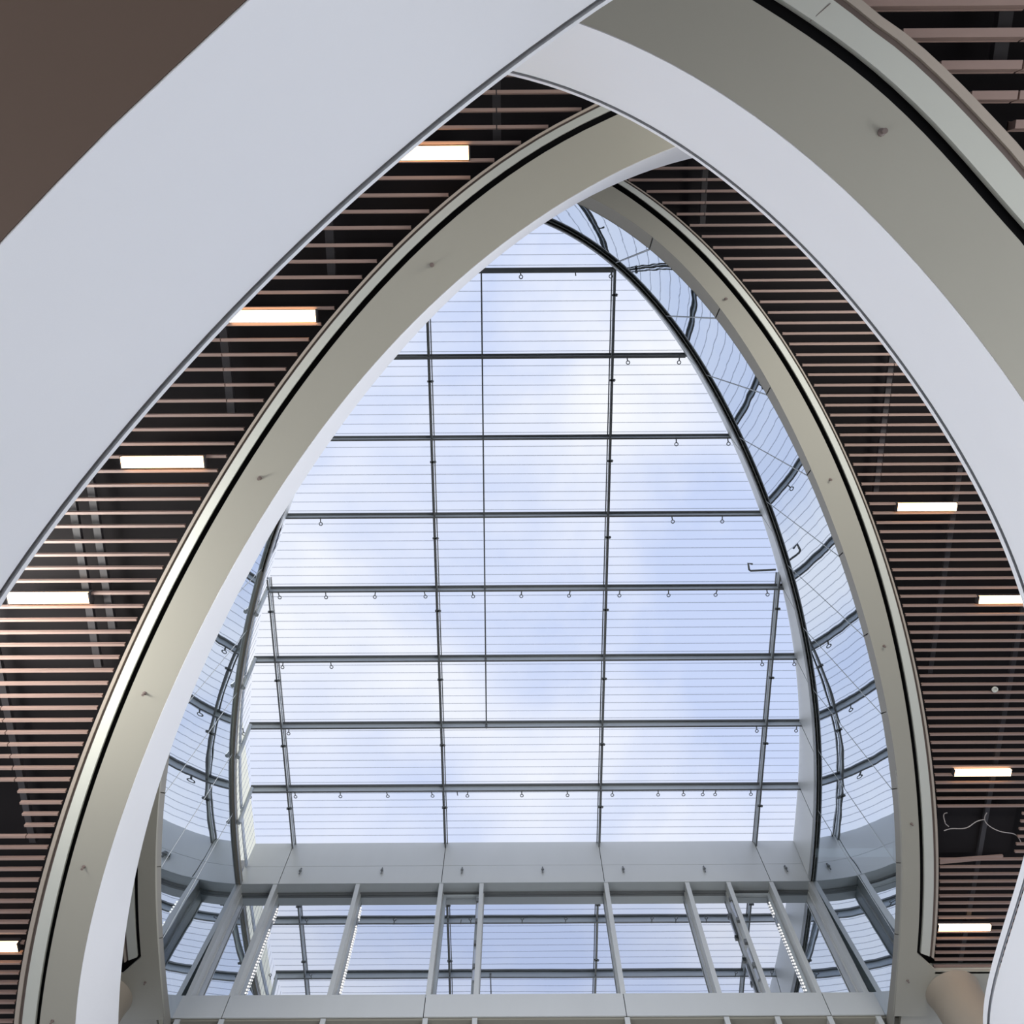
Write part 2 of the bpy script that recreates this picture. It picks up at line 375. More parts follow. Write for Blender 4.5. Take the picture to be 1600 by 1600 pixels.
for y0, y1 in zip(ybr[:-1], ybr[1:]):
    for x0, x1 in zip(xbr[:-1], xbr[1:]):
        p = [np.array(q) for q in loop]
        for ax, v, kl in ((0, x0 + .01, False), (0, x1 - .01, True), (1, y0 + .01, False), (1, y1 - .01, True)):
            p = clip(p, ax, v, kl)
            if len(p) < 3: break
        if len(p) < 3: continue
        m = MB(); n = len(p); m.v = [(float(q[0]), float(q[1]), Z(H)) for q in p] + [(float(q[0]), float(q[1]), Z(H) + .024) for q in p]
        m.f = [tuple(range(n))[::-1]]
        m.v = m.v[:n]
        m.build('glass_pane', M['glass_roof'], SL)
bars = []
for y in ROWS[1:] + []:
    xm = xr(y) - .01; x0, x1 = 2 * XC - xm, xm
    m = MB(); m.box(x0, x1, y - .055, y + .055, Z(H) - .05, Z(H) - .004); m.v[:] = []; m.f[:] = []; m.box(x0, x1, y - .010, y + .010, Z(H) - .22, Z(H) - .045)
    b = m.build('transom', M['steel_mid'], SL, origin=(XC, y, Z(H) - .1)); bars.append((b, y))
    m = MB(); m.box(x0, x1, y - .055, y + .055, Z(H) - .045, Z(H) - .003); m.box(x0, x1, y - .018, y + .018, Z(H) - .235, Z(H) - .22)
    f = m.build('flange', M['steel_dark'], None, origin=(XC, y, Z(H) - .1)); f.parent = b; f.location = (0, 0, 0)
for x in COLS:
    ys = [y for y in np.linspace(-6, YW, 400) if abs(x - XC) < xr(y) - XC and y > SKY[0][1]]
    y0 = min(ys)
    m = MB(); m.box(x - .05, x - .028, y0, YW, Z(H) - .05, Z(H) - .004); m.box(x + .028, x + .05, y0, YW, Z(H) - .05, Z(H) - .004)
    m.box(x - .018, x + .018, y0, YW, Z(H) - .20, Z(H) - .18)
    mo = m.build('mullion', M['steel_dark'], SL)
    m = MB(); m.box(x - .010, x + .010, y0, YW, Z(H) - .18, Z(H) - .01); o = m.build('web', M['steel_mid'], None); o.parent = mo
    for y in np.arange(ROWS[1] + .5, YW - 1, PITCH):
        if y < y0 + .3: continue
        m = MB(); m.box(x - .055, x + .055, y - .02, y + .02, Z(H) - .2, Z(H) - .15); m.lathe([(.02, -.05), (.035, -.02), (.02, 0)], 8, (x + .05, y, Z(H) - .16))
        m.build('bracket', M['steel_dark'], SL)
pt = plan([(752, 424), (760, 1138)], H - .15)
m = MB(); m.tube([(pt[0][0], pt[0][1], Z(H) - .15), (pt[1][0], pt[1][1], Z(H) - .15)], .017, 6); m.build('tie_rod', M['steel_dark'], SL)
for a, y in bars:
    if pt[0][1] - .2 < y < pt[1][1] + .2:
        m = MB(); m.lathe([(.03, -.02), (.03, .1)], 8, (pt[0][0] + (pt[1][0] - pt[0][0]) * (y - pt[0][1]) / (pt[1][1] - pt[0][1]), y, Z(H) - .2)); m.build('rod_clamp', M['steel_dark'], SL)
# fine glazing lines, eight to a bay
k = 0; y = ROWS[0] - PITCH
while y < YW - .05:
    for j in range(1, 9):
        yy = y + PITCH * (j - .0) / 8.5
        if yy > YW - .05 or yy < SKY[0][1] + .1 or min(abs(yy - r) for r in ROWS) < .07: continue
        xm = xr(yy) - .01
        m = MB(); m.box(2 * XC - xm, xm, yy - .009, yy + .009, Z(H) + .006, Z(H) + .016)
        m.build('glazing_line', M['line'] if 'line' in M else M.setdefault('line', frit), SL)
    y += PITCH
# eye hooks under the transoms
hook = MB()
hook.tube([(0, -.02, 0), (0, .05, 0), (0, .10, 0)], .013, 6)
hook.tube([(.036 * math.sin(a), .132 - .036 * math.cos(a), 0) for a in np.linspace(0, 2 * math.pi, 15)], .010, 5)
stud = MB(); stud.tube([(0, -.02, 0), (0, .12, 0)], .012, 6)
hook_me = stud_me = None
HOOKS = {0: [813, 'p898', 955], 1: [979, 1061], 2: [1056, 1136], 3: [501, 1049, 1128], 4: [373, 435, 509, 587, 663, 738, 815, 891, 968, 1044, 1120, 1197],
         5: [443, 517, 1189, 1239], 6: [380, 452, 1181, 1244], 7: [391, 461, 532, 604, 674, 'p714', 731, 815, 886, 957, 1028, 1067, 1099, 1118, 1172]}
HY = [430, 560, 688, 808, 924, 1035, 1137, 1236]
for r, xs in HOOKS.items():
    b, y = bars[r]
    for x in xs:
        st = isinstance(x, str); xx = float(x[1:]) if st else x
        X = plan([(xx, HY[r])], H - .2)[0][0]
        src = stud if st else hook
        ref = stud_me if st else hook_me
        if ref is None:
            o = src.build('eye_hook' if not st else 'stud', M['steel_dark'], None); 
            if st: stud_me = o.data
            else: hook_me = o.data
        else:
            o = bpy.data.objects.new('eye_hook' if not st else 'stud', ref); C.objects.link(o)
        o.parent = b; o.location = (X - XC, 0, -.13); o.rotation_euler = (0, 0, random.uniform(-.25, .25))

# ------------------------------------------------------------------ end wall
XL, XR = float(mirror(SKY)[-1][0]), float(SKY[-1][0])
WB = empty('wall_back', (XC, YW, Z(HF)), label='flat end wall of steel fascia over mullioned mirror-like windows', cat='wall', kind='structure')
def xat(px, py, yplane):        # X where the sight line of a drawing point meets plane Y = yplane
    d = MC @ np.array([px - 800, py - 800, F]); return float(d[0] / d[1] * yplane)
def hat(py, yplane, px=810):
    d = MC @ np.array([px - 800, py - 800, F]); return float(d[2] / d[1] * yplane)
GX0, GX1 = -6.62, 7.07
XE = [XL - .03] + [xat(x, 1316, YW) for x in (460, 697, 935, 1178)] + [XR + .03]
XF = [XL - .2] + [xat(x, 1378, YW) for x in (435, 690, 943, 1203)] + [XR + .2]
hj = hat(1352, YW)
for i in range(5):
    for z1, z0 in ((H, hj), (hj, HF)):
        m = MB(); g = .008
        x0, x1 = XE[i] + g, XE[i + 1] - g
        m.box(x0, x1, YW, YW + .03, Z(z0) + .004, Z(z1) - .004); m.build('fascia_panel', M['steel'], WB)
m = MB(); m.box(XE[0] + .02, XE[-1], YW + .032, YW + .10, Z(HF) + .01, Z(H)); m.build('backing', M['black'], WB)
m = MB(); m.box(XE[0], XE[-1], YW + .002, YG, Z(HF), Z(HF) + .03); m.build('head_soffit', M['steel_mid'], WB)
hb1 = hat(1553, YW); hb0 = hat(1588, YW)
m = MB(); m.box(GX0, GX1 - .06, YG - .06, YG - .004, Z(HF) - .04, Z(HF)); m.build('head_frame', M['steel_dark'], WB)
# glass, mullions, both storeys of windows
MX = [xat(x, 1380, YW) for x in (430.5, 559.5, 689.5, 752.5, 947, 1074, 1139, 1206)]
MXall = [-6.50] + MX + [6.925]
for (zt, zb) in ((HF, hb1), (hb0 - .02, hb0 - 2.9)):
    for x0, x1 in zip(MXall[:-1], MXall[1:]):
        if x0 == MXall[0]: x0 = GX0
        if x1 == MXall[-1]: x1 = GX1
        m = MB(); m.quad((x0, YG, Z(zt)), (x1, YG, Z(zt)), (x1, YG, Z(zb)), (x0, YG, Z(zb))); m.build('glass_pane', M['glass_end'], WB)
    for i, x in enumerate(MXall):
        wd = .075 if 0 < i < len(MXall) - 1 else .08
        m = MB(); m.box(x - wd / 2, x + wd / 2, YW + .03, YG - .002, Z(zb), Z(zt)); m.box(x - wd / 2 - .012, x + wd / 2 + .012, YW + .01, YW + .045, Z(zb), Z(zt))
        m.box(x - wd / 2 - .02, x + wd / 2 + .02, YG - .05, YG - .003, Z(zb), Z(zt))
        m.build('mullion', M['steel'], WB)
for i, j in ((3, 4), (7, 8)):       # opening sashes in the narrow bays
    x0, x1 = MXall[i] + .06, MXall[j] - .06
    m = MB(); zt, zb = Z(HF) - .10, Z(hb1) + .02
    for a in ((x0, x0 + .06, zb, zt), (x1 - .06, x1, zb, zt), (x0 + .06, x1 - .06, zt - .06, zt), (x0 + .06, x1 - .06, zb, zb + .06)): m.box(a[0], a[1], YG - .07, YG - .004, a[2], a[3])
    m.build('sash_frame', M['steel_mid'], WB)
XJ = [GX0] + [xat(x, 1570, YW) for x in (354, 663.5, 976.5, 1292)] + [GX1]
for i in range(5):
    m = MB(); m.box(XJ[i] + .008, XJ[i + 1] - .008, YW, YW + .03, Z(hb0), Z(hb1)); m.box(XJ[i] + .008, XJ[i + 1] - .008, YW + .03, YG, Z(hb1) - .03, Z(hb1))
    m.build('spandrel_panel', M['steel'], WB)
m = MB(); m.box(XJ[0], XJ[-1], YW + .035, YG - .01, Z(hb0) + .02, Z(hb1) - .04); m.build('backing', M['black'], WB)
m = MB(); m.box(XJ[0], XR + 1.4, YW + .05, YG + .02, Z(hb0) - .03, Z(hb0) + .03); m.build('head_soffit', M['soffit'], WB)
m = MB(); m.box(-14, 14, YW, YW + .4, 0, Z(hb0 - 2.9)); m.build('lower_wall', M['conc'], WB)
st = MB(); st.tube([(0, -.001, .12), (0, -.04, .09), (0, -.04, -.11)], .014, 6); st.lathe([(.02, -.03), (.034, .0), (.02, .05)], 8, (0, -.04, 0))
sm = None
for x in (470, 597, 722, 848, 974, 1101, 1229):
    X = xat(x, 1361, YW); zz = Z(hat(1361, YW))
    if sm is None: o = st.build('fascia_hook', M['steel_dark']); sm = o.data
    else: o = bpy.data.objects.new('fascia_hook', sm); C.objects.link(o)
    o.parent = WB; o.location = Vector((X, YW, zz)) - WB.location

# ------------------------------------------------------------------ galleries (curved floor edges)
def strip_section(par, name, mt, A, za, B, zb, th=.05, up=True, sm=True):
    m = MB(); m.loft([(A, za), (B, zb), (B, zb + th), (A, za + th)]); return m.build(name, mt, par, smooth_=sm)
def vface(par, name, mt, A, za, B, zb, th, side):
    """leaning upright face between upper edge A at za and lower edge B at zb, thickened away from the void"""
    m = MB(); m.loft([(A, za), (B, zb), (offset(B, th, side), zb + .07), (offset(A, th, side), za)]); return m.build(name, mt, par, smooth_=True)
def side_of(Q, outward):
    """+1 or -1 so that offset(Q, d, s) moves in the outward direction at the middle"""
    O = offset(Q, 1, 1); i = len(Q) // 2; return 1 if np.dot(O[i] - Q[i], outward) > 0 else -1
n_ = 110
# upper right gallery (level of the top storey) and its mirrored left half
G1 = empty('gallery', (XC, 2, Z(HR1)), label='uppermost beige gallery edge ring directly around the curved glass', cat='gallery')
e = 3.5
GI1 = resample(cut_at_axis(right_curve('R1_gi', HR1, e)), n_)
SO1 = resample(cut_at_axis(right_curve('R1_so', HR1 + .03, e)), n_)
S1 = resample(STR, n_)
S1c = resample(cut_at_y(STR, GI1[-1][1]) if STR[-1][1] > GI1[-1][1] else STR, n_)
SO1c = resample(cut_at_y(SO1, plan([(1440, 1500)], HR1)[0][1]) if SO1[-1][1] > GI1[-1][1] else SO1, n_)
GO1 = out_off(GI1, .075)
for mm in ((lambda q: q), mirror):
    strip_section(G1, 'soffit', M['soffit'], mm(S1c), Z(HR1), mm(GI1), Z(HR1), .06)
    strip_section(G1, 'shadow_gap', M['black'], mm(GI1), Z(HR1) + .10, mm(GO1), Z(HR1) + .10, .04)
    r0 = resample(GO1, n_); r1 = SO1c
    a = r0 * .82 + r1 * .18; b = r0 * .32 + r1 * .68; c = r0 * .15 + r1 * .85
    strip_section(G1, 'edge_ring', M['ring'], mm(r0), Z(HR1), mm(b), Z(HR1) + .03, .05)
    strip_section(G1, 'edge_trim', M['bronze'], mm(b), Z(HR1) + .055, mm(c), Z(HR1) + .055, .05)
    strip_section(G1, 'edge_trim', M['tan'], mm(c), Z(HR1) + .03, mm(r1), Z(HR1) + .03, .05)
    # patch of soffit beyond the end of the slats
    q = plan([(1433, 1490), (1463, 1517), (1700, 1520), (1700, 1588), (1397.5, 1588)], HR1)
    q = np.vstack([q, S1c[-1]])
    q = mm(q); m = MB(); k = len(q); m.v = [(*p, Z(HR1)) for p in q] + [(*p, Z(HR1) + .06) for p in q]
    m.f = [tuple(range(k)), tuple(range(k, 2 * k))[::-1]] + [(i, i + k, (i + 1) % k + k, (i + 1) % k) for i in range(k)]
    m.build('soffit', M['soffit'], G1)
SLABS = []
# deck above
for mm in ((lambda q: q), mirror):
    m = MB(); A = out_off(STR, .1); B = out_off(STR, 9); m.loft([(mm(resample(A, 60)), Z(HR1) + .45), (mm(resample(B, 60)), Z(HR1) + .45), (mm(resample(B, 60)), Z(HR1) + .6), (mm(resample(A, 60)), Z(HR1) + .6)])
    SLABS.append(m.build('plenum_board', M['deck'], G1))

def gallery(label, loc, lo, up, names, outward, ex, soff_m, face_m, ring=True, rim=0., wsof=6., faces_e=None):
    """lo/up: heights of the foot and top of the white face"""
    G = empty('gallery', loc, label=label, cat='gallery')
    nin, nwb, ngi, nso = names; e0, e1 = ex
    A = resample(smooth(plan(CV[nin], up), 90, 5 if nwb else 6, e0, e1), n_); B = follow(A, smooth(plan(CV[nwb], lo), 90, 5)) if nwb else A
    s = side_of(A, outward)
    if rim:
        u = rim / (up - lo); Am = A * (1 - u) + B * u; um = up - rim; Am2 = A * (1 - u * 1.35) + B * u * 1.35; um2 = up - rim * 1.35
        vface(G, 'rim', M['white'], offset(A, .012, -s), Z(up), offset(Am, .012, -s), Z(um), .08, s)
        vface(G, 'rim_gap', M['black'], offset(Am, .02, s), Z(um), offset(Am2, .02, s), Z(um2), .05, s)
        vface(G, 'parapet', face_m, Am2, Z(um2), B, Z(lo), .10, s)
    else: vface(G, 'parapet', face_m, A, Z(up), B, Z(lo), .10, s)
    if ring:
        GI = follow(B, smooth(plan(CV[ngi], lo), 90, 5))
        SO = follow(B, smooth(plan(CV[nso], lo + .03), 90, 5))
        return G, A, B, GI, SO, s
    O = offset(B, wsof, s); strip_section(G, 'soffit', soff_m, offset(B, .004, s), Z(lo), O, Z(lo), .06)
    return G, A, B, None, None, s

def ring_parts(G, B, GI, SO, lo, s, gap, fr=(.62, .8), mats=('bronze', 'tan'), deck=.42, wd=8):
    strip_section(G, 'soffit', M['soffit'], offset(B, .006, s), Z(lo), GI, Z(lo), .06)
    GO = offset(GI, gap, s)
    strip_section(G, 'shadow_gap', M['black'], offset(GI, -.01, s), Z(lo) + .09, offset(GI, gap + .02, s), Z(lo) + .09, .04)
    b = GO * (1 - fr[0]) + SO * fr[0]; c = GO * (1 - fr[1]) + SO * fr[1]
    strip_section(G, 'edge_ring', M['ring'], GO, Z(lo), b, Z(lo) + .02, .05)
    strip_section(G, 'edge_trim', M[mats[0]], b, Z(lo) + .055, c, Z(lo) + .055, .05)
    strip_section(G, 'edge_trim', M[mats[1]], c, Z(lo) + .03, SO, Z(lo) + .03, .05)
    Q = offset(B, .1, s); Q2 = offset(B, wd, s)
    return strip_section(G, 'plenum_board', M['deck'], Q, Z(lo) + deck, Q2, Z(lo) + deck, .2, sm=False)

LO_L1, UP_L1 = 8.25, 8.25 * 1.175
G2, A2, B2, GI2, SO2, s2 = gallery('white-faced gallery with beige underside sweeping from lower left across the skylight apex', (-3, 2, Z(LO_L1)), LO_L1, UP_L1,
    ('L1_in', 'L1_wb', 'L1_gi', 'L1_so'), (-1, -.5), (3.0, 2.5), M['soffit'], M['white'])
slab_l = ring_parts(G2, B2, GI2, SO2, LO_L1, s2, .06)
LO_R2, UP_R2 = 4.87, 4.87 * 1.305
CV['R2_in'] = CV['R2_in'] + [(1624, 1010), (1634, 1100), (1625, 1200), (1604, 1289.5), (1564, 1482), (1536, 1600)]
G3, A3, B3, GI3, SO3, s3 = gallery('wide white-faced gallery with beige underside curving down the right side', (4, 0, Z(LO_R2)), LO_R2, UP_R2,
    ('R2_in', None, 'R2_gi', 'R2_so'), (1, -.5), (2.2, 1.5), M['soffit'], M['white'], rim=.07)
slab_t = ring_parts(G3, B3, GI3, SO3, LO_R2, s3, .075)
q = plan([(1299, 4), (1266, 33)], LO_R2); m = MB(); m.tube([(float(q[0][0]), float(q[0][1]), Z(LO_R2) + .015), (float(q[1][0]), float(q[1][1]), Z(LO_R2) + .002)], .003, 4); m.build('panel_joint', M['bronze'], G3)
LO_L2, UP_L2 = 1.35, 1.35 * 2.15
G4, A4, B4, _, _, s4 = gallery('broad white gallery front nearest the viewer, filling the upper left', (-2, 0, Z(LO_L2)), LO_L2, UP_L2,
    ('L2_in', 'L2_out', None, None), (-1, -1), (5.0, 5.0), M['brown'], M['white'], ring=False, rim=.05, wsof=5)

# ------------------------------------------------------------------ slatted ceilings
def edge_x(Q, y, right):
    """x of the ring edge at plan row y (right side ring or left side ring)"""
    xs = []
    for i in range(len(Q) - 1):
        a, b = Q[i], Q[i + 1]
        if (a[1] - y) * (b[1] - y) <= 0 and a[1] != b[1]: xs.append(a[0] + (b[0] - a[0]) * (y - a[1]) / (b[1] - a[1]))
    if not xs: return None
    return max(xs) if right else min(xs)
def slat(par, x0, x1, y, z, wd, dp):
    m = MB(); m.box(x0, x1, y - wd / 2, y + wd / 2, z, z + dp); m.box(x0, x1, y - wd / 2 - .004, y + wd / 2 + .004, z + dp - .012, z + dp)
    return m.build('slat', M['slat'], par)
def rows_from(pix, h, x, lo, hi):
    Y = list(plan([(x, p) for p in pix], h)[:, 1]); p0 = np.mean(np.diff(Y[:8])); p1 = np.mean(np.diff(Y[-8:]))
    while Y[0] > lo: Y.insert(0, Y[0] - p0)
    while Y[-1] < hi: Y.append(Y[-1] + p1)
    return [y for y in Y if lo <= y <= hi]
CL = empty('ceiling', (-5, 3, Z(HS_L)), label='brown slatted ceiling at lower left beside the white-faced gallery', cat='slatted ceiling', kind='structure')
pl = [y * .3375 for y in (430, 513, 592, 665, 745, 825, 905, 980, 1055, 1135, 1210, 1283, 1352)] + [481.5, 506, 530.5] + [y * .3375 + 530 for y in (70, 138, 210, 283, 350, 415, 482, 541, 607, 673, 737, 800, 862, 932, 994, 1055, 1115, 1172, 1234, 1295, 1353, 1411, 1470, 1531, 1590)]
YL = plan([(500, p) for p in pl], HS_L)[:, 1]
YL = rows_from(pl, HS_L, 500, -2.2, 9.6)
jx = [float(v) for v in plan([(776, 200), (344, 530), (3, 1121)], HS_L)[:, 0]]
cf = [plan([p], HS_L)[0] for p in ((65 * .3375, 1060 + 513 * .3375), (95 * .3375, 1060 + 675 * .3375))]
ends = {}
for y in YL:
    xe = edge_x(SO2, y, False)
    if xe is None: continue
    xe -= .05; xl = -9.6
    cuts = [xl] + [j for j in sorted(jx) if xl < j < xe - .3] + [xe]
    for a, b in zip(cuts[:-1], cuts[1:]):
        if cf[0][1] - .04 < y < cf[1][1] + .04 and b == xe:
            a = max(a, cf[0][0] + (y - cf[0][1]) * .05)
        elif cf[0][1] - .04 < y < cf[1][1] + .04: continue
        slat(CL, a + .006, b - .006, y, Z(HS_L), .028, .042)
def span(Q, rows, x, right):
    ok = []
    for y in rows:
        xe = edge_x(Q, min(y, Q[:, 1].max() - .01), right)
        if xe is not None and ((x > xe + .25) if right else (x < xe - .25)): ok.append(y)
    return (min(ok), max(ok)) if len(ok) > 2 else None
for x in [j for j in jx] + [j + 1.15 for j in jx] + [jx[1] - 1.6]:
    sp = span(SO2, YL, x, False)
    if sp is None: continue
    m = MB(); m.box(x - .04, x + .04, sp[0], sp[1], Z(HS_L) + .10, Z(HS_L) + .15); o = m.build('carrier_rail', M['rail'], CL)

CRt = empty('ceiling', (7, 4, Z(HS_R)), label='brown slatted ceiling on the right between the two right galleries', cat='slatted ceiling', kind='structure')
pr = [y * .3375 + 530 for y in (20, 70, 118, 163, 212, 260, 305, 351, 398, 443, 490, 537, 580, 627, 671, 715, 763, 806, 851, 893, 938, 979, 1024, 1070, 1110, 1155, 1193, 1236, 1278, 1320, 1360, 1401, 1443, 1485, 1525, 1562)]
yend = float(plan([(1500, 1511)], HS_R)[0][1])
YR = rows_from(pr, HS_R, 1400, -3.2, yend)
jr = [float(v) for v in plan([(1103, 300), (1382, 700)], HS_R)[:, 0]]
hatch = [float(v) for v in plan([(1590, 1268), (1590, 1338)], HS_R)[:, 1]]; hx = float(plan([(1592, 1300)], HS_R)[0][0])
for y in YR:
    xe = edge_x(SO1, min(y, SO1[-1][1] - .01), True)
    if xe is None: continue
    xe += .05; xr_ = 10.8
    cuts = [xe] + [j for j in sorted(jr) if xe + .3 < j < xr_] + [xr_]
    for a, b in zip(cuts[:-1], cuts[1:]):
        if hatch[0] < y < hatch[1]:
            if b <= hx: continue
            a = max(a, hx)
        slat(CRt, a + .006, b - .006, y, Z(HS_R), .030, .042)
for x in [jr[0], jr[1], jr[1] + 1.25, jr[1] + 2.6]:
    sp = span(SO1, YR, x, True)
    if sp is None: continue
    m = MB(); m.box(x - .04, x + .04, sp[0], sp[1], Z(HS_R) + .10, Z(HS_R) + .15); m.build('carrier_rail', M['rail'], CRt)
xs_ = float(plan([(1457, 1515)], HS_R)[0][0])
m = MB(); m.box(xs_, 10.8, yend + .02, yend + .06, Z(HR1), Z(HR1) + .2); m.build('end_trim', M['ring'], CRt)
m = MB(); a = plan([(1466, 1266), (1466, 1342)], HS_R)
m.box(float(a[0][0]), hx, float(a[0][1]), float(a[1][1]), Z(HS_R) + .16, Z(HS_R) + .18); m.build('backing_board', M['deck'], CRt)
m = MB(); p = plan([(1469, 1344), (1568, 1337), (1568, 1342), (1469, 1351)], HS_R); m.v = [(*q, Z(HS_R) + .01) for q in p] + [(*q, Z(HS_R) + .04) for q in p]
m.f = [(0, 1, 2, 3), (7, 6, 5, 4), (0, 4, 5, 1), (1, 5, 6, 2), (2, 6, 7, 3), (3, 7, 4, 0)]; m.build('loose_panel', M['slat'], CRt)

CT = empty('ceiling', (5, -1.5, Z(HS_T)), label='brown slatted ceiling seen at the top right corner', cat='slatted ceiling', kind='structure')
YT = rows_from([50.6, 101, 148.5, 194], HS_T, 1560, -2.6, 2.5)
for y in YT:
    xe = edge_x(SO3, y, True)
    if xe is None: continue
    xe += .05; j = float(plan([(1595, 140)], HS_T)[0][0])
    for a, b in ((xe, j), (max(xe, j), 6.5)):
        if b - a > .1: slat(CT, a, b - .012, y, Z(HS_T), .045, .085)
for x in (float(plan([(1580, 100)], HS_T)[0][0]),):
    sp = span(SO3, YT, x, True)
    m = MB(); m.box(x - .04, x + .04, sp[0], sp[1], Z(HS_T) + .12, Z(HS_T) + .17); m.build('carrier_rail', M['rail'], CT)

for o, c in ((SLABS[0], CRt), (slab_l, CL), (slab_t, CT)):
    o.parent = c; o.location = -c.location

# ------------------------------------------------------------------ ceiling lights
def lamp(px0, px1, py, h, label, grp):
    p = plan([(px0, py), (px1, py)], h - .05); x0, x1, y = float(p[0][0]), float(p[1][0]), float(p[0][1]); xc = (x0 + x1) / 2; hl = (x1 - x0) / 2
    G = empty('ceiling_light', (xc, y, Z(h) - .05), label=label, cat='ceiling light', group=grp)
    m = MB(); zz = Z(h) - .05; m.box(xc - hl - .012, xc + hl + .012, y - .066, y + .066, zz + .05, zz + .10); m.box(xc - hl - .012, xc - hl, y - .066, y + .066, zz, zz + .05); m.box(xc + hl, xc + hl + .012, y - .066, y + .066, zz, zz + .05)
    m.build('housing', M['rail'], G)
    m = MB(); m.box(xc - hl, xc + hl, y - .058, y + .058, zz, zz + .049); m.build('diffuser', M['lamp'], G)
gl = 'linear lamps in the left slatted ceiling'; gr = 'linear lamps in the right slatted ceiling'
lamp(604, 732, 239, HS_L, 'glowing linear lamp in the left slats, topmost, touching the white gallery rim', gl)
lamp(358, 493, 494.5, HS_L, 'glowing linear lamp in the left slats, second from the top', gl)
lamp(189, 318, 723, HS_L, 'glowing linear lamp in the middle of the left slatted band, third from top', gl)
lamp(12, 138, 936, HS_L, 'glowing linear lamp near the left picture edge where the big white gallery ends', gl)
lamp(-95, 27, 1482, HS_L, 'glowing linear lamp cut off at the lower left picture edge', gl)
lamp(1403, 1495, 793, HS_R, 'glowing linear lamp in the right slats, topmost', gr)
lamp(1530, 1622, 938, HS_R, 'glowing linear lamp partly hidden by the right white gallery', gr)
lamp(1492, 1580, 1208.5, HS_R, 'glowing linear lamp in the right slats just above the missing slats', gr)
lamp(1467, 1548, 1451, HS_R, 'glowing linear lamp in the right slats, lowest, by the end of the ceiling', gr)

# ------------------------------------------------------------------ small fittings
def sprinkler(px, py, h, label, r=.013):
    p = plan([(px, py)], h)[0]; m = MB(); m.lathe([(r * 1.7, 0), (r * 1.7, -.008), (r * .8, -.012), (r * .7, -.04), (r * 1.2, -.045), (r * 1.2, -.05)], 12, (float(p[0]), float(p[1]), Z(h)))
    tag(m.build('sprinkler', M['bronze'], origin=(float(p[0]), float(p[1]), Z(h))), label, 'sprinkler', 'small sprinklers in the soffits')
for a in ((675, 414, 'small sprinkler in the beige soffit, highest on the left gallery'), (406, 747, 'small sprinkler in the beige soffit of the left gallery, right of the third lamp'),
          (226, 1083, 'small sprinkler in the beige soffit of the left gallery, below the fourth lamp'), (131, 1354, 'small sprinkler in the left gallery soffit, second from the bottom'),
          (82, 1595, 'small sprinkler in the left gallery soffit at the bottom picture edge')): sprinkler(a[0], a[1], LO_L1, a[2])
for a in ((1134, 467, 'small sprinkler in the upper right ring, highest one'), (1297, 749, 'small sprinkler in the upper right ring, left of the topmost right lamp'),
          (1381, 1009, 'small sprinkler in the upper right ring beside the middle of the slats'), (1424, 1287, 'small sprinkler in the upper right ring left of the missing slats'),
          (1418, 1532, 'small sprinkler below the end of the black shadow gap'), (227, 1535, 'small sprinkler in the beige soffit at lower left between white face and glass')): sprinkler(a[0], a[1], HR1, a[2])
sprinkler(1377, 207, LO_R2, 'sprinkler in the wide beige soffit at the upper right')
p = plan([(1554, 1077)], HS_R)[0]; m = MB(); m.lathe([(.05, 0), (.05, -.02), (.028, -.02), (.025, -.005), (.012, -.005)], 16, (float(p[0]), float(p[1]), Z(HS_R)))
tag(m.build('detector', M['ring'], origin=(float(p[0]), float(p[1]), Z(HS_R))), 'small round detector between the slats on the right', 'detector')

# cables hanging in the gap of the right ceiling
def cable(pts, label):
    P = plan(pts, HS_R + .03); sp = smooth(P, 24, 4); m = MB(); m.tube([(float(x), float(y), Z(HS_R) + .03 + .03 * math.sin(i * .4)) for i, (x, y) in enumerate(sp)], .008, 6)
    tag(m.build('cable', M['cable'], smooth_=True), label, 'cable', 'loose cables where slats are missing')
cable([(1542, 1270), (1541, 1285), (1550, 1294), (1570, 1299), (1588, 1306), (1596, 1318)], 'loose pale cable looping at the right of the missing slats')
cable([(1475, 1298), (1500, 1294), (1520, 1288), (1538, 1281)], 'loose pale cable running straight across the missing slats')
cable([(1480, 1270), (1475, 1277), (1476, 1285), (1483, 1292)], 'short loose cable at the left of the missing slats')

# bent pipe under the skylight
P = plan([(1176, 882), (1169, 880), (1171, 892), (1212, 890)], H - .3)
m = MB(); m.tube([(float(P[0][0]), float(P[0][1]), Z(H) - .27), (float(P[1][0]), float(P[1][1]), Z(H) - .3), (float(P[2][0]) - .01, float(P[2][1]) - .03, Z(H) - .3), (float(P[2][0]) + .03, float(P[2][1]), Z(H) - .3), (float(P[3][0]), float(P[3][1]), Z(H) - .3)], .024, 8)
tag(m.build('bent_pipe', M['steel_dark'], smooth_=True), 'short dark bent pipe reaching out from the right skylight mullion', 'pipe')

# LED strings beside two mullions
def string(px, py0, py1, pxb, label, n):
    y = YG - .035; X = xat(px, py0, y); z0, z1 = Z(hat(py0, y)), Z(hat(py1, y))
    G = empty('light_string', (X, y, z0), label=label, cat='light string', group='dotted light strings on the end wall')
    m = MB(); m.tube([(X, y + .01, z0 + .02), (X, y + .01, z1)], .005, 5); m.build('wire', M['chrome'], G)
    b = MB(); b.lathe([(.004, -.020), (.019, -.010), (.019, .010), (.004, .020)], 6); me = None
    for i in range(n):
        if 5 <= i <= 7: continue
        if me is None: o = b.build('bulb', M['led'], None); me = o.data
        else: o = bpy.data.objects.new('bulb', me); C.objects.link(o)
        o.parent = G; o.location = (0, -.01, (z1 - z0) * i / (n - 1))
string(434, 1419, 1550, 380, 'string of tiny lights beside the left tall mullion of the end wall', 30)
string(564, 1418, 1550, 515, 'string of tiny lights beside the second tall mullion from left', 34)
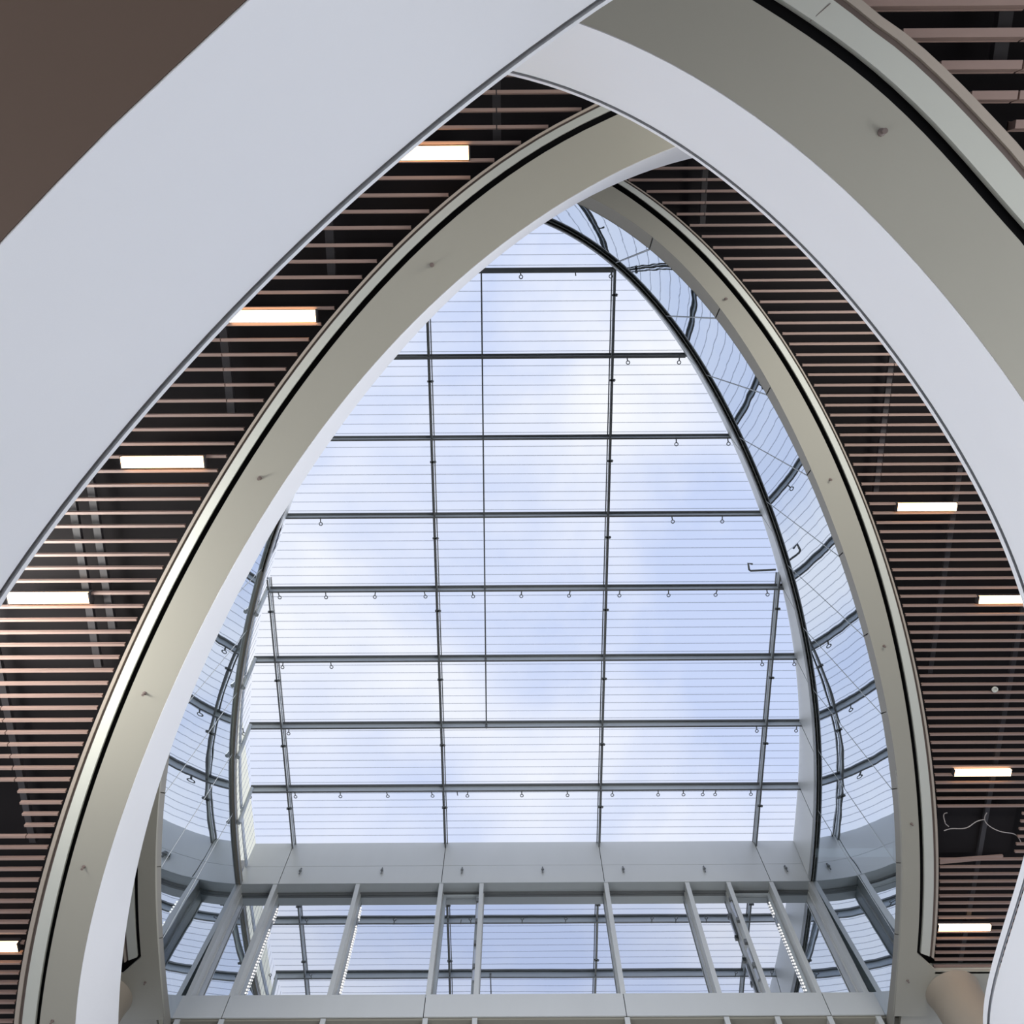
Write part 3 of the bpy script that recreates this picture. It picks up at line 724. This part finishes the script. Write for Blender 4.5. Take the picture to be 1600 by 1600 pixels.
string(1203, 1413, 1550, 1264, 'string of tiny lights beside the right tall mullion of the end wall', 30)
# window openers on the narrow bays
for i, lab in ((4, 'chain window opener on the mullion left of the wide middle pane'), (7, 'chain window opener on the slanting mullion of the right narrow bay')):
    X = MXall[i] - .07; G = empty('window_opener', (X, YW + .1, Z(HF - .5)), label=lab, cat='window opener')
    m = MB(); m.box(X - .02, X + .02, YW + .06, YW + .14, Z(HF - 1.1), Z(HF - .45)); m.build('rod_guide', M['chrome'], G)
    for k in range(4):
        m = MB(); z = Z(HF - .5 - .62 * k); m.box(X - .035, X + .035, YW + .03, YW + .1, z - .05, z + .05); m.build('clamp', M['steel_dark'], G)
    m = MB(); m.box(X - .02, X + .02, YW + .06, YW + .14, Z(HF - 2.7), Z(HF - 1.9)); m.build('rod_guide', M['chrome'], G)

yb = float(plan([(1400, 1588)], HR1)[0][1]) + .03
for x0, x1 in ((7.2, 10.5), (2 * XC - 10.5, 2 * XC - 7.2)):
    m = MB(); m.box(x0, x1, yb, YW + 3, Z(HR1) + .05, Z(HR1) + .12); m.build('soffit', M['soffit'], G1)
# round columns under the upper gallery ends
c = plan([(1489, 1550)], HR1)[0]
for X, lab in ((float(c[0]), 'round taupe column at the lower right under the beige soffit'), (2 * XC - float(c[0]), 'round taupe column at the lower left behind the white gallery face')):
    m = MB(); m.lathe([(.46, -Z(HR1) + .0), (.46, -.25), (.48, -.08), (.50, -.002)], 40, (X, float(c[1]), Z(HR1)))
    tag(m.build('column', M['column'], smooth_=True, origin=(X, float(c[1]), 0)), lab, 'column')

# ------------------------------------------------------------------ roof and outer shell
RF = empty('roof', (0, 6, Z(H)), label='flat roof slab around the skylight', cat='roof', kind='structure')
for mm, dz in (((lambda q: q), 0), (mirror, -(H - HF) + .3)):
    A = resample(out_off(SKY, .06), 60); B = resample(out_off(SKY, 8), 60)
    m = MB(); m.loft([(mm(A), Z(H) - .3 + dz), (mm(B), Z(H) - .3 + dz), (mm(B), Z(H) + dz), (mm(A), Z(H) + dz)]); m.build('roof_slab', M['conc'], RF)
m = MB(); m.box(-10, 10, YW + .5, YW + 6, Z(H) - .3, Z(H)); m.build('roof_slab', M['conc'], RF)
m = MB(); m.box(-9.4, -9.0, -4, YW + 16, Z(HF), Z(H) + 6.5); tag(m.build('neighbouring_wall', M['cream']), 'pale yellow sunlit wall outside, seen through the left clerestory', 'building wall')
m = MB(); m.box(-14, 14, YW + 6, YW + 6.2, Z(hb0) - 3, Z(H)); m.build('roof_edge_wall', M['conc'], RF)
